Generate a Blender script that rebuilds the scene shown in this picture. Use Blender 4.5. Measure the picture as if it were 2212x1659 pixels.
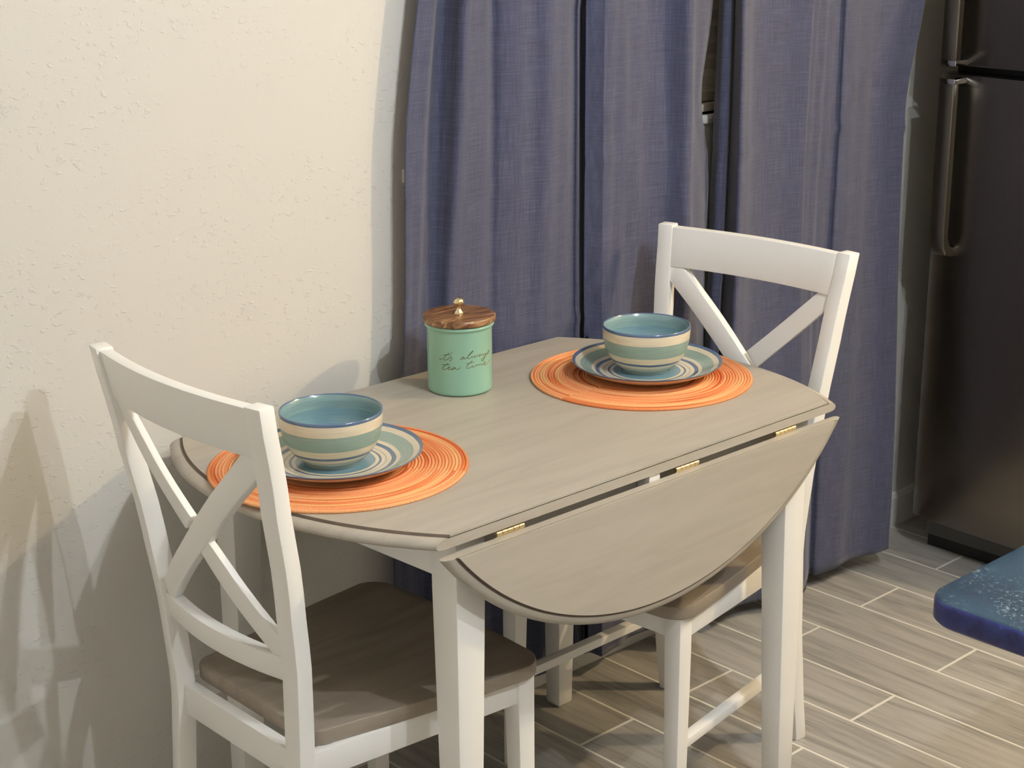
import bpy, bmesh, math, random
from mathutils import Vector, Matrix

for o in list(bpy.data.objects):
    bpy.data.objects.remove(o, do_unlink=True)
scene = bpy.context.scene
COL = scene.collection
random.seed(7)

# ------------------------------------------------------------------ camera
CAM_POS = Vector((0.0, 0.0, 1.63))
F_PX = 3545.78
YAW, PITCH, ROLL = math.radians(47.18065), math.radians(17.14237), math.radians(-0.45151)
fw = Vector((math.cos(YAW) * math.cos(PITCH), math.sin(YAW) * math.cos(PITCH), -math.sin(PITCH)))
rt = Vector((math.sin(YAW), -math.cos(YAW), 0.0))
up = rt.cross(fw)
r2 = math.cos(ROLL) * rt + math.sin(ROLL) * up
u2 = -math.sin(ROLL) * rt + math.cos(ROLL) * up
cam_data = bpy.data.cameras.new('camera')
cam_data.sensor_width = 36.0
cam_data.sensor_fit = 'HORIZONTAL'
cam_data.lens = F_PX / 2212.0 * 36.0
cam_data.clip_start = 0.05
cam = bpy.data.objects.new('camera', cam_data)
COL.objects.link(cam)
m = Matrix((r2, u2, -fw)).transposed().to_4x4()
m.translation = CAM_POS
cam.matrix_world = m
scene.camera = cam

# ------------------------------------------------------------------ world, exposure
world = bpy.data.worlds.new('world')
scene.world = world
world.use_nodes = True
world.node_tree.nodes['Background'].inputs[0].default_value = (0.05, 0.05, 0.06, 1)
world.node_tree.nodes['Background'].inputs[1].default_value = 0.3
scene.view_settings.view_transform = 'Standard'
scene.view_settings.look = 'None'
scene.view_settings.gamma = 1.0
scene.view_settings.use_curve_mapping = False
scene.view_settings.exposure = 0.12

# room lamps (built near the end of the structure): position, colour, watts
CEIL = 2.5
LAMPS = [((3.60, 0.42, CEIL - 0.10), (1.0, 0.76, 0.43), 105.0, 0.030),
         ((1.80, 0.45, CEIL - 0.10), (0.95, 0.985, 1.0), 44.0, 0.020),
         ((1.55, -0.05, CEIL - 0.10), (0.95, 0.985, 1.0), 50.0, 0.020)]


# ------------------------------------------------------------------ material helpers
def lin(c):
    return tuple(((v / 255.0) / 12.92 if v / 255.0 <= 0.04045 else ((v / 255.0 + 0.055) / 1.055) ** 2.4) for v in c) + (1.0,)


def new_mat(name, color, rough=0.5, metal=0.0, spec=0.5, coat=0.0):
    mt = bpy.data.materials.new(name)
    mt.use_nodes = True
    b = mt.node_tree.nodes['Principled BSDF']
    b.inputs['Base Color'].default_value = color
    b.inputs['Roughness'].default_value = rough
    b.inputs['Metallic'].default_value = metal
    b.inputs['Specular IOR Level'].default_value = spec
    b.inputs['Coat Weight'].default_value = coat
    return mt, mt.node_tree, b


def N(nt, typ, **kw):
    n = nt.nodes.new(typ)
    for k, v in kw.items():
        setattr(n, k, v)
    return n


def L(nt, a, b):
    nt.links.new(a, b)


def coords(nt, scale=(1, 1, 1), rot=(0, 0, 0), out='Object'):
    t = N(nt, 'ShaderNodeTexCoord')
    mp = N(nt, 'ShaderNodeMapping')
    mp.inputs['Scale'].default_value = scale
    mp.inputs['Rotation'].default_value = rot
    L(nt, t.outputs[out], mp.inputs['Vector'])
    return mp.outputs['Vector']


def noise(nt, vec, scale, detail=3.0, rough=0.55, dist=0.0):
    n = N(nt, 'ShaderNodeTexNoise')
    n.inputs['Scale'].default_value = scale
    n.inputs['Detail'].default_value = detail
    n.inputs['Roughness'].default_value = rough
    n.inputs['Distortion'].default_value = dist
    L(nt, vec, n.inputs['Vector'])
    return n.outputs['Fac']


def ramp(nt, fac, stops, interp='LINEAR'):
    r = N(nt, 'ShaderNodeValToRGB')
    cr = r.color_ramp
    cr.interpolation = interp
    while len(cr.elements) < len(stops):
        cr.elements.new(0.5)
    for e, (p, c) in zip(cr.elements, stops):
        e.position = p
        e.color = c if len(c) == 4 else tuple(c) + (1.0,)
    L(nt, fac, r.inputs['Fac'])
    return r.outputs['Color']


def mix(nt, fac, a, b, mode='MIX'):
    n = N(nt, 'ShaderNodeMix', data_type='RGBA', blend_type=mode)
    if hasattr(fac, 'is_linked') or hasattr(fac, 'links'):
        L(nt, fac, n.inputs[0])
    else:
        n.inputs[0].default_value = fac
    for s, v in ((6, a), (7, b)):
        if isinstance(v, tuple):
            n.inputs[s].default_value = v
        else:
            L(nt, v, n.inputs[s])
    return n.outputs[2]


def bump(nt, bsdf, height, strength=0.2, dist=0.002):
    b = N(nt, 'ShaderNodeBump')
    b.inputs['Strength'].default_value = strength
    b.inputs['Distance'].default_value = dist
    L(nt, height, b.inputs['Height'])
    L(nt, b.outputs['Normal'], bsdf.inputs['Normal'])


def math_node(nt, op, a, b=None):
    n = N(nt, 'ShaderNodeMath', operation=op)
    for i, v in enumerate((a, b)):
        if v is None:
            continue
        if isinstance(v, (int, float)):
            n.inputs[i].default_value = v
        else:
            L(nt, v, n.inputs[i])
    return n.outputs[0]


M = {}

# wall plaster with a knock-down texture
mt, nt, b = new_mat('wall_paint', (0.675, 0.665, 0.635, 1), 0.75, spec=0.25)
v = coords(nt, (0.62, 1, 1))
n1 = noise(nt, v, 105, 3, 0.55, 0.35)
p1 = ramp(nt, n1, [(0.60, (0, 0, 0)), (0.66, (1, 1, 1))])
n2 = noise(nt, v, 9, 2)
p2 = ramp(nt, n2, [(0.38, (0, 0, 0)), (0.58, (1, 1, 1))])
n3 = noise(nt, v, 150, 2)
h = math_node(nt, 'ADD', math_node(nt, 'MULTIPLY', p1, p2), math_node(nt, 'MULTIPLY', n3, 0.22))
bump(nt, b, h, 0.6, 0.0012)
M['wall'] = mt
mt, nt, b = new_mat('low_bounce_taupe', (0.22, 0.205, 0.19, 1), 0.8, spec=0.2)  # for the unseen front wall; tone invented dark to cut its bounce light
v = coords(nt)
bump(nt, b, noise(nt, v, 60, 3), 0.3, 0.0012)
M['low_bounce'] = mt
mt, nt, b = new_mat('ceiling_paint', (0.82, 0.80, 0.77, 1), 0.9, spec=0.1)
v = coords(nt)
bump(nt, b, noise(nt, v, 60, 3), 0.3, 0.002)
M['ceiling'] = mt

mt, nt, b = new_mat('white_trim', (0.80, 0.79, 0.765, 1), 0.45)
v = coords(nt)
bump(nt, b, noise(nt, v, 30, 2), 0.05, 0.001)
M['trim'] = mt

# white furniture paint
mt, nt, b = new_mat('white_paint', (0.80, 0.785, 0.745, 1), 0.38, spec=0.45)
v = coords(nt, (1, 1, 1))
n1 = noise(nt, v, 14, 3)
L(nt, mix(nt, n1, (0.885, 0.88, 0.86, 1), (0.91, 0.905, 0.89, 1)), b.inputs['Base Color'])
bump(nt, b, noise(nt, coords(nt, (30, 30, 4)), 12, 3), 0.04, 0.0006)
M['white'] = mt


# grey washed wood (grain along object X)
def greige(name, base, dark, lightc, grain=(1.0, 9.0, 9.0), dist=0.7):
    mt, nt, b = new_mat(name, base, 0.42, spec=0.4)
    v = coords(nt, grain)
    n1 = noise(nt, v, 3.2, 4, 0.6, dist)
    c = ramp(nt, n1, [(0.30, dark), (0.52, base), (0.75, lightc)])
    v2 = coords(nt, (grain[0] * 6, grain[1] * 16, grain[2] * 16))
    n2 = noise(nt, v2, 3, 3, 0.6)
    c2 = mix(nt, math_node(nt, 'MULTIPLY', ramp(nt, n2, [(0.55, (0, 0, 0)), (0.75, (1, 1, 1))]), 0.13), c, dark)
    L(nt, c2, b.inputs['Base Color'])
    bump(nt, b, n2, 0.07, 0.0008)
    return mt


M['greige'] = greige('washed_grey_wood', (0.415, 0.382, 0.328, 1), (0.37, 0.338, 0.29, 1), (0.445, 0.412, 0.36, 1))
M['greige_seat'] = greige('washed_grey_seat_wood', (0.335, 0.285, 0.23, 1), (0.27, 0.23, 0.182, 1), (0.37, 0.32, 0.265, 1), (1.0, 7.0, 7.0))
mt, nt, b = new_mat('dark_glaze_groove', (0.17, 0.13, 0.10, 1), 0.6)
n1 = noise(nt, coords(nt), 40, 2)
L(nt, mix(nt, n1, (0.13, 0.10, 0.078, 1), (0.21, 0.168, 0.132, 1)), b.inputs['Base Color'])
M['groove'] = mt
mt, nt, b = new_mat('dark_wood_underside', (0.10, 0.075, 0.06, 1), 0.7)
n1 = noise(nt, coords(nt, (2, 20, 20)), 5, 3)
L(nt, mix(nt, n1, (0.08, 0.06, 0.045, 1), (0.13, 0.10, 0.08, 1)), b.inputs['Base Color'])
M['dark_wood'] = mt

mt, nt, b = new_mat('brass', (0.80, 0.58, 0.25, 1), 0.28, metal=1.0)
n1 = noise(nt, coords(nt), 60, 2)
L(nt, mix(nt, n1, (0.78, 0.62, 0.34, 1), (0.92, 0.77, 0.48, 1)), b.inputs['Base Color'])
M['brass'] = mt

# floor tiles, wood look, grain along object Y
mt, nt, b = new_mat('wood_look_tile', (0.27, 0.24, 0.20, 1), 0.42, spec=0.4)
oi = N(nt, 'ShaderNodeObjectInfo')
tc = N(nt, 'ShaderNodeTexCoord')
ad = N(nt, 'ShaderNodeVectorMath', operation='ADD')
cb = N(nt, 'ShaderNodeCombineXYZ')
L(nt, math_node(nt, 'MULTIPLY', oi.outputs['Random'], 37.0), cb.inputs[0])
L(nt, math_node(nt, 'MULTIPLY', oi.outputs['Random'], 91.0), cb.inputs[1])
L(nt, tc.outputs['Object'], ad.inputs[0])
L(nt, cb.outputs[0], ad.inputs[1])
mp = N(nt, 'ShaderNodeMapping')
mp.inputs['Scale'].default_value = (13, 1.1, 1)
L(nt, ad.outputs[0], mp.inputs['Vector'])
n1 = noise(nt, mp.outputs[0], 2.4, 5, 0.62, 0.8)
c = ramp(nt, n1, [(0.28, (0.215, 0.208, 0.193)), (0.48, (0.365, 0.354, 0.332)), (0.70, (0.445, 0.434, 0.41))])
mp2 = N(nt, 'ShaderNodeMapping')
mp2.inputs['Scale'].default_value = (45, 2.0, 1)
L(nt, ad.outputs[0], mp2.inputs['Vector'])
n2 = noise(nt, mp2.outputs[0], 2.0, 3, 0.6)
c = mix(nt, math_node(nt, 'MULTIPLY', ramp(nt, n2, [(0.56, (0, 0, 0)), (0.72, (1, 1, 1))]), 0.45), c, (0.165, 0.152, 0.136, 1))
hv = N(nt, 'ShaderNodeHueSaturation')
L(nt, math_node(nt, 'ADD', math_node(nt, 'MULTIPLY', oi.outputs['Random'], 0.22), 0.92), hv.inputs['Value'])
L(nt, c, hv.inputs['Color'])
L(nt, hv.outputs[0], b.inputs['Base Color'])
bump(nt, b, n2, 0.05, 0.0008)
M['tile'] = mt
mt, nt, b = new_mat('pale_grout', (0.62, 0.59, 0.53, 1), 0.9, spec=0.1)
n1 = noise(nt, coords(nt), 25, 3)
L(nt, mix(nt, n1, (0.68, 0.665, 0.62, 1), (0.80, 0.785, 0.74, 1)), b.inputs['Base Color'])
M['grout'] = mt

# linen curtain
mt, nt, b = new_mat('slate_linen', (0.11, 0.11, 0.155, 1), 0.92, spec=0.15)
b.inputs['Sheen Weight'].default_value = 0.25
b.inputs['Sheen Roughness'].default_value = 0.5
uv = N(nt, 'ShaderNodeUVMap')
uv.uv_map = 'UVMap'


def uvmap(sc):
    mp = N(nt, 'ShaderNodeMapping')
    mp.inputs['Scale'].default_value = sc
    L(nt, uv.outputs[0], mp.inputs['Vector'])
    return mp.outputs[0]


na = noise(nt, uvmap((420, 14, 1)), 1.0, 3, 0.7)
nb = noise(nt, uvmap((14, 420, 1)), 1.0, 3, 0.7)
nc = noise(nt, uvmap((9, 5, 1)), 1.0, 3, 0.6)
w = math_node(nt, 'ADD', math_node(nt, 'MULTIPLY', na, 0.5), math_node(nt, 'MULTIPLY', nb, 0.5))
c = ramp(nt, w, [(0.34, (0.043, 0.048, 0.085)), (0.50, (0.075, 0.083, 0.146)), (0.66, (0.122, 0.132, 0.215))])
c = mix(nt, math_node(nt, 'MULTIPLY', nc, 0.45), c, (0.074, 0.079, 0.128, 1))
L(nt, c, b.inputs['Base Color'])
bump(nt, b, w, 0.35, 0.0012)
M['linen'] = mt

# placemat rings
mt, nt, b = new_mat('braided_orange', (0.8, 0.25, 0.08, 1), 0.85, spec=0.15)
tc = N(nt, 'ShaderNodeTexCoord')
sx = N(nt, 'ShaderNodeSeparateXYZ')
L(nt, tc.outputs['Object'], sx.inputs[0])
rad = math_node(nt, 'SQRT', math_node(nt, 'ADD', math_node(nt, 'MULTIPLY', sx.outputs[0], sx.outputs[0]),
                                     math_node(nt, 'MULTIPLY', sx.outputs[1], sx.outputs[1])))
ang = math_node(nt, 'ARCTAN2', sx.outputs[1], sx.outputs[0])
# spiral: each turn shifts by one cord
turn = math_node(nt, 'ADD', math_node(nt, 'DIVIDE', rad, 0.0052), math_node(nt, 'DIVIDE', ang, 6.2832))
cbx = N(nt, 'ShaderNodeCombineXYZ')
L(nt, math_node(nt, 'FLOOR', turn), cbx.inputs[0])
L(nt, math_node(nt, 'MULTIPLY', ang, 0.35), cbx.inputs[1])
wn = noise(nt, cbx.outputs[0], 0.93, 2, 0.6)
c = ramp(nt, wn, [(0.34, (0.50, 0.110, 0.036)), (0.43, (0.72, 0.225, 0.080)), (0.50, (0.80, 0.335, 0.150)),
                  (0.57, (0.82, 0.40, 0.19)), (0.68, (0.78, 0.47, 0.20))])
cbz = N(nt, 'ShaderNodeCombineXYZ')
L(nt, math_node(nt, 'MULTIPLY', rad, 500.0), cbz.inputs[0])
L(nt, math_node(nt, 'MULTIPLY', ang, 60.0), cbz.inputs[1])
fine = noise(nt, cbz.outputs[0], 1.0, 2, 0.6)
c = mix(nt, math_node(nt, 'MULTIPLY', ramp(nt, fine, [(0.5, (0, 0, 0)), (0.75, (1, 1, 1))]), 0.35), c, (0.46, 0.10, 0.03, 1))
L(nt, c, b.inputs['Base Color'])
bump(nt, b, fine, 0.4, 0.001)
M['mat'] = mt

CREAM = (0.72, 0.64, 0.49)
FOAM = (0.285, 0.385, 0.335)
BLUE = (0.095, 0.15, 0.255)
SKY = (0.165, 0.30, 0.39)
GREY = (0.40, 0.40, 0.34)


def pottery(name, axis, scale, bands, stroke=0.14):
    """banded hand-painted glaze; axis 'r' radius or 'z' height (object space), divided by scale"""
    mt, nt, b = new_mat(name, (1, 1, 1, 1), 0.16, spec=0.5, coat=0.3)
    b.inputs['Coat Roughness'].default_value = 0.06
    tc = N(nt, 'ShaderNodeTexCoord')
    sx = N(nt, 'ShaderNodeSeparateXYZ')
    L(nt, tc.outputs['Object'], sx.inputs[0])
    r = math_node(nt, 'SQRT', math_node(nt, 'ADD', math_node(nt, 'MULTIPLY', sx.outputs[0], sx.outputs[0]),
                                       math_node(nt, 'MULTIPLY', sx.outputs[1], sx.outputs[1])))
    q = math_node(nt, 'DIVIDE', r if axis == 'r' else sx.outputs[2], scale)
    wob = noise(nt, tc.outputs['Object'], 18, 2)
    q2 = math_node(nt, 'ADD', q, math_node(nt, 'MULTIPLY', math_node(nt, 'SUBTRACT', wob, 0.5), 0.022))
    c = ramp(nt, q2, bands, 'CONSTANT')
    ang = math_node(nt, 'ARCTAN2', sx.outputs[1], sx.outputs[0])
    cb = N(nt, 'ShaderNodeCombineXYZ')
    L(nt, math_node(nt, 'MULTIPLY', q, 26.0), cb.inputs[0])
    L(nt, math_node(nt, 'MULTIPLY', ang, 0.9), cb.inputs[1])
    st = noise(nt, cb.outputs[0], 1.6, 4, 0.65)
    hv = N(nt, 'ShaderNodeHueSaturation')
    L(nt, math_node(nt, 'ADD', math_node(nt, 'MULTIPLY', st, stroke * 4), 1.0 - stroke * 2), hv.inputs['Value'])
    L(nt, c, hv.inputs['Color'])
    L(nt, hv.outputs[0], b.inputs['Base Color'])
    return mt


PLATE_R = 0.1345
BOWL_R, BOWL_H = 0.079, 0.083
M['plate'] = pottery('striped_plate_glaze', 'r', PLATE_R, [
    (0.0, SKY), (0.45, CREAM), (0.495, BLUE), (0.52, CREAM), (0.565, GREY), (0.582, CREAM), (0.635, BLUE),
    (0.69, CREAM), (0.735, FOAM), (0.89, CREAM), (0.955, BLUE)])
M['bowl_out'] = pottery('striped_bowl_glaze', 'z', BOWL_H, [
    (0.0, (0.40, 0.48, 0.42)), (0.075, GREY), (0.10, (0.62, 0.60, 0.48)), (0.15, GREY), (0.17, CREAM),
    (0.245, BLUE), (0.30, CREAM), (0.44, FOAM), (0.735, CREAM), (0.935, BLUE)])
M['bowl_in'] = pottery('blue_brushed_glaze', 'z', BOWL_H, [
    (0.0, SKY), (0.45, (0.185, 0.315, 0.365)), (0.72, (0.225, 0.35, 0.36)), (0.975, BLUE)], 0.18)
M['plate_under'] = pottery('cream_glaze', 'r', PLATE_R, [(0.0, CREAM), (0.5, (0.70, 0.62, 0.48)), (0.97, BLUE)], 0.08)

mt, nt, b = new_mat('mint_enamel', (0.265, 0.54, 0.39, 1), 0.28, spec=0.45)
n1 = noise(nt, coords(nt), 12, 2)
L(nt, mix(nt, n1, (0.29, 0.54, 0.42, 1), (0.315, 0.57, 0.45, 1)), b.inputs['Base Color'])
M['mint'] = mt
mt, nt, b = new_mat('gold_print', (0.13, 0.10, 0.035, 1), 0.4, metal=0.35)
n1 = noise(nt, coords(nt), 90, 2)
L(nt, mix(nt, n1, (0.10, 0.08, 0.03, 1), (0.18, 0.14, 0.055, 1)), b.inputs['Base Color'])
M['gold_print'] = mt
mt, nt, b = new_mat('acacia_wood', (0.22, 0.10, 0.045, 1), 0.35)
n1 = noise(nt, coords(nt, (7, 60, 40), (0, 0, 0.55)), 1.3, 4, 0.6, 1.2)
c = ramp(nt, n1, [(0.33, (0.055, 0.022, 0.010)), (0.44, (0.17, 0.078, 0.034)), (0.54, (0.26, 0.13, 0.056)), (0.64, (0.55, 0.34, 0.17))])
L(nt, c, b.inputs['Base Color'])
M['acacia'] = mt

# stainless steel, brushed
mt, nt, b = new_mat('dark_stainless', (0.30, 0.28, 0.26, 1), 0.30, metal=1.0)
n1 = noise(nt, coords(nt, (1, 260, 3)), 3, 2)
L(nt, mix(nt, n1, (0.18, 0.166, 0.15, 1), (0.22, 0.204, 0.185, 1)), b.inputs['Base Color'])
b.inputs['Roughness'].default_value = 0.27
b.inputs['Anisotropic'].default_value = 0.5
M['steel'] = mt
mt, nt, b = new_mat('handle_steel', (0.42, 0.39, 0.35, 1), 0.33, metal=1.0)
n1 = noise(nt, coords(nt, (1, 160, 3)), 3, 2)
L(nt, mix(nt, n1, (0.25, 0.23, 0.20, 1), (0.30, 0.28, 0.245, 1)), b.inputs['Base Color'])
M['handle'] = mt
mt, nt, b = new_mat('chrome', (0.7, 0.7, 0.72, 1), 0.08, metal=1.0)
n1 = noise(nt, coords(nt), 20, 2)
L(nt, mix(nt, n1, (0.66, 0.66, 0.68, 1), (0.74, 0.74, 0.76, 1)), b.inputs['Base Color'])
M['chrome'] = mt
mt, nt, b = new_mat('black_plastic', (0.012, 0.012, 0.013, 1), 0.4)
n1 = noise(nt, coords(nt), 60, 2)
L(nt, mix(nt, n1, (0.010, 0.010, 0.011, 1), (0.016, 0.016, 0.017, 1)), b.inputs['Base Color'])
M['black'] = mt
mt, nt, b = new_mat('fridge_side_grey', (0.10, 0.10, 0.10, 1), 0.5)
n1 = noise(nt, coords(nt), 200, 2)
bump(nt, b, n1, 0.15, 0.001)
M['fridge_side'] = mt

# worn blue paint
mt, nt, b = new_mat('worn_blue_paint', (0.03, 0.09, 0.20, 1), 0.33, spec=0.5)
v = coords(nt)
n1 = noise(nt, v, 9, 4, 0.6)
c = ramp(nt, n1, [(0.35, (0.020, 0.042, 0.072)), (0.55, (0.026, 0.058, 0.095)), (0.72, (0.038, 0.095, 0.145))])
n2 = noise(nt, v, 190, 4, 0.7)
n3 = noise(nt, v, 22, 3, 0.6)
sp = math_node(nt, 'MULTIPLY', ramp(nt, n2, [(0.55, (0, 0, 0)), (0.66, (1, 1, 1))]), ramp(nt, n3, [(0.45, (0, 0, 0)), (0.62, (1, 1, 1))]))
c = mix(nt, math_node(nt, 'MULTIPLY', sp, 0.75), c, (0.36, 0.43, 0.50, 1))
L(nt, c, b.inputs['Base Color'])
bump(nt, b, n2, 0.25, 0.001)
M['blue_top'] = mt
mt, nt, b = new_mat('deep_blue_edge_paint', (0.010, 0.022, 0.13, 1), 0.4)
n1 = noise(nt, coords(nt, (1, 1, 1)), 60, 4, 0.6)
L(nt, ramp(nt, n1, [(0.35, (0.014, 0.018, 0.100)), (0.60, (0.024, 0.036, 0.175)), (0.80, (0.07, 0.10, 0.23))]), b.inputs['Base Color'])
M['blue_edge'] = mt

mt, nt, b = new_mat('blind_slat', (0.62, 0.56, 0.47, 1), 0.5)
n1 = noise(nt, coords(nt, (1, 30, 30)), 3, 2)
L(nt, mix(nt, n1, (0.58, 0.52, 0.43, 1), (0.66, 0.60, 0.51, 1)), b.inputs['Base Color'])
M['blind'] = mt
mt, nt, b = new_mat('window_glass', (0.9, 0.95, 1.0, 1), 0.02)
b.inputs['Transmission Weight'].default_value = 0.95
n1 = noise(nt, coords(nt), 3, 1)
L(nt, mix(nt, n1, (0.90, 0.94, 0.97, 1), (0.93, 0.97, 1.0, 1)), b.inputs['Base Color'])
M['glass'] = mt


def lamp_mat(i, col, watts, r):
    mt = bpy.data.materials.new('lamp_glow')
    mt.use_nodes = True
    nt = mt.node_tree
    nt.nodes.clear()
    e = N(nt, 'ShaderNodeEmission')
    e.inputs[0].default_value = col + (1.0,)
    e.inputs[1].default_value = watts / (4 * math.pi ** 2 * r * r)
    o = N(nt, 'ShaderNodeOutputMaterial')
    L(nt, e.outputs[0], o.inputs[0])
    return mt


# ------------------------------------------------------------------ mesh helpers
class MB:
    def __init__(self):
        self.v, self.f, self.mi = [], [], []

    def add(self, verts, faces, mi=0):
        o = len(self.v)
        self.v += [tuple(p) for p in verts]
        for k, f in enumerate(faces):
            self.f.append([i + o for i in f])
            self.mi.append(mi[k] if isinstance(mi, list) else mi)

    def box(self, x0, x1, y0, y1, z0, z1, mi=0):
        self.add([(x0, y0, z0), (x1, y0, z0), (x1, y1, z0), (x0, y1, z0), (x0, y0, z1), (x1, y0, z1), (x1, y1, z1), (x0, y1, z1)],
                 [(0, 3, 2, 1), (4, 5, 6, 7), (0, 1, 5, 4), (1, 2, 6, 5), (2, 3, 7, 6), (3, 0, 4, 7)], mi)

    def loft(self, rings, closed=True, caps=True, mi=0):
        """rings: lists of equal length; bridged in order"""
        n = len(rings[0])
        vs = [p for r in rings for p in r]
        fs = []
        ms = []
        for k in range(len(rings) - 1):
            for i in range(n if closed else n - 1):
                j = (i + 1) % n
                fs.append((k * n + i, k * n + j, (k + 1) * n + j, (k + 1) * n + i))
                ms.append(mi[k] if isinstance(mi, list) else mi)
        if caps:
            fs.append(tuple(range(n - 1, -1, -1)))
            ms.append(mi[0] if isinstance(mi, list) else mi)
            o = (len(rings) - 1) * n
            fs.append(tuple(range(o, o + n)))
            ms.append(mi[-1] if isinstance(mi, list) else mi)
        self.add(vs, fs, ms)

    def lathe(self, prof, seg=64, mi=0, c=(0, 0)):
        """prof: (r,z) list; r==0 allowed at the ends; mi may be one per profile step"""
        rings = []
        for r, z in prof:
            r = max(r, 1e-5)
            rings.append([(c[0] + r * math.cos(2 * math.pi * i / seg), c[1] + r * math.sin(2 * math.pi * i / seg), z) for i in range(seg)])
        self.loft(rings, True, False, mi)

    def tube(self, pts, rad, seg=8):
        rings = []
        n = len(pts)
        P = [Vector(p) for p in pts]
        ref = Vector((0, 0, 1))
        for i, p in enumerate(P):
            t = (P[min(i + 1, n - 1)] - P[max(i - 1, 0)]).normalized()
            a = t.cross(ref)
            if a.length < 1e-3:
                a = t.cross(Vector((1, 0, 0)))
            a.normalize()
            bb = t.cross(a).normalized()
            rings.append([tuple(p + rad * (math.cos(2 * math.pi * k / seg) * a + math.sin(2 * math.pi * k / seg) * bb)) for k in range(seg)])
        self.loft(rings)

    def build(self, name, mats, parent=None, smooth=False, bevel=0.0, seg=2, loc=None, angle=None):
        me = bpy.data.meshes.new(name)
        me.from_pydata(self.v, [], self.f)
        if not isinstance(mats, (list, tuple)):
            mats = [mats]
        for mm in mats:
            me.materials.append(mm)
        for p, i in zip(me.polygons, self.mi):
            p.material_index = i
        bm = bmesh.new()
        bm.from_mesh(me)
        bmesh.ops.remove_doubles(bm, verts=bm.verts, dist=1e-6)
        bmesh.ops.recalc_face_normals(bm, faces=bm.faces)
        if bevel > 0:
            es = [e for e in bm.edges if len(e.link_faces) == 2 and e.calc_face_angle(0) > math.radians(32)]
            bmesh.ops.bevel(bm, geom=es, offset=bevel, segments=seg, affect='EDGES', profile=0.5, clamp_overlap=True)
        bm.to_mesh(me)
        bm.free()
        ob = bpy.data.objects.new(name, me)
        COL.objects.link(ob)
        if parent is not None:
            ob.parent = parent
        if loc is not None:
            ob.location = loc
        if smooth or bevel > 0:
            a = angle if angle is not None else math.radians(38)
            bm = bmesh.new()
            bm.from_mesh(me)
            for f in bm.faces:
                f.smooth = True
            for e in bm.edges:
                e.smooth = not (len(e.link_faces) == 2 and e.calc_face_angle(0) > a)
            bm.to_mesh(me)
            bm.free()
        return ob


def empty(name, loc=(0, 0, 0), rz=0.0):
    o = bpy.data.objects.new(name, None)
    o.empty_display_size = 0.05
    COL.objects.link(o)
    o.location = loc
    o.rotation_euler = (0, 0, rz)
    return o


def tag(o, label, cat, group=None):
    o['label'] = label
    o['category'] = cat
    if group:
        o['group'] = group
    return o


def struct(o, label=None):
    o['kind'] = 'structure'
    if label:
        o['label'] = label
    return o


def copy_tree(o, parent=None):
    c = o.copy()
    COL.objects.link(c)
    c.parent = parent
    for ch in [x for x in bpy.data.objects if x.parent == o]:
        copy_tree(ch, c)
    return c


# ------------------------------------------------------------------ room shell
WY = 2.268            # face of the wall behind the table
X0, X1, Y0 = -0.75, 4.27, -2.7
WX0, WX1, WZ0, WZ1 = 2.02, 3.14, 1.15, 2.10     # window opening behind the curtains
mb = MB()
mb.box(X0 - 0.1, X1 + 0.1, Y0 - 0.1, WY + 0.12, -0.12, -0.0006)
floor = struct(mb.build('floor', M['grout']), 'floor of grey wood-look plank tiles with pale grout')
mb = MB()
mb.box(X0 - 0.1, WX0, WY, WY + 0.12, -0.0006, CEIL)
mb.box(WX1, X1 + 0.1, WY, WY + 0.12, -0.0006, CEIL)
mb.box(WX0, WX1, WY, WY + 0.12, -0.0006, WZ0)
mb.box(WX0, WX1, WY, WY + 0.12, WZ1, CEIL)
struct(mb.build('wall_back', M['wall']), 'cream textured plaster wall behind the table and curtains')
for nm, bx in (('wall_right', (X1, X1 + 0.1, Y0 - 0.1, WY)), ('wall_left', (X0 - 0.1, X0, Y0 - 0.1, WY)),
               ('wall_front', (X0, X1, Y0 - 0.1, Y0))):
    mb = MB()
    mb.box(*bx, -0.0006, CEIL)
    struct(mb.build(nm, M['low_bounce'] if nm == 'wall_front' else M['trim'] if nm == 'wall_left' else M['wall']))  # unseen walls: front darkened, left whitened, to steer the bounce light
mb = MB()
mb.box(X0 - 0.1, X1 + 0.1, Y0 - 0.1, WY + 0.12, CEIL, CEIL + 0.1)
struct(mb.build('ceiling', M['ceiling']))
mb = MB()
mb.loft([[(x, WY, 0.0), (x, WY - 0.014, 0.0), (x, WY - 0.014, 0.078), (x, WY - 0.009, 0.088), (x, WY, 0.090)] for x in (X0, X1)])
struct(mb.build('baseboard_back', M['trim']), 'white baseboard along the wall under the curtains')

# floor tiles: rows along Y, 0.1548 m apart in x, half-length offset in alternate rows
ROW, LEN, GR = 0.1548, 0.6135, 0.0058
tile_cache = {}


def tile_mesh(length, width):
    key = (round(length, 3), round(width, 3))
    if key not in tile_cache:
        w, l, e = width / 2, length / 2, 0.0007
        bm_ = MB()
        bm_.loft([[(-w, -l, -0.008), (w, -l, -0.008), (w, l, -0.008), (-w, l, -0.008)],
                  [(-w, -l, -e), (w, -l, -e), (w, l, -e), (-w, l, -e)],
                  [(-w + e, -l + e, 0), (w - e, -l + e, 0), (w - e, l - e, 0), (-w + e, l - e, 0)]])
        me = bpy.data.meshes.new('tile')
        me.from_pydata(bm_.v, [], bm_.f)
        me.materials.append(M['tile'])
        tile_cache[key] = me
    return tile_cache[key]


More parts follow.
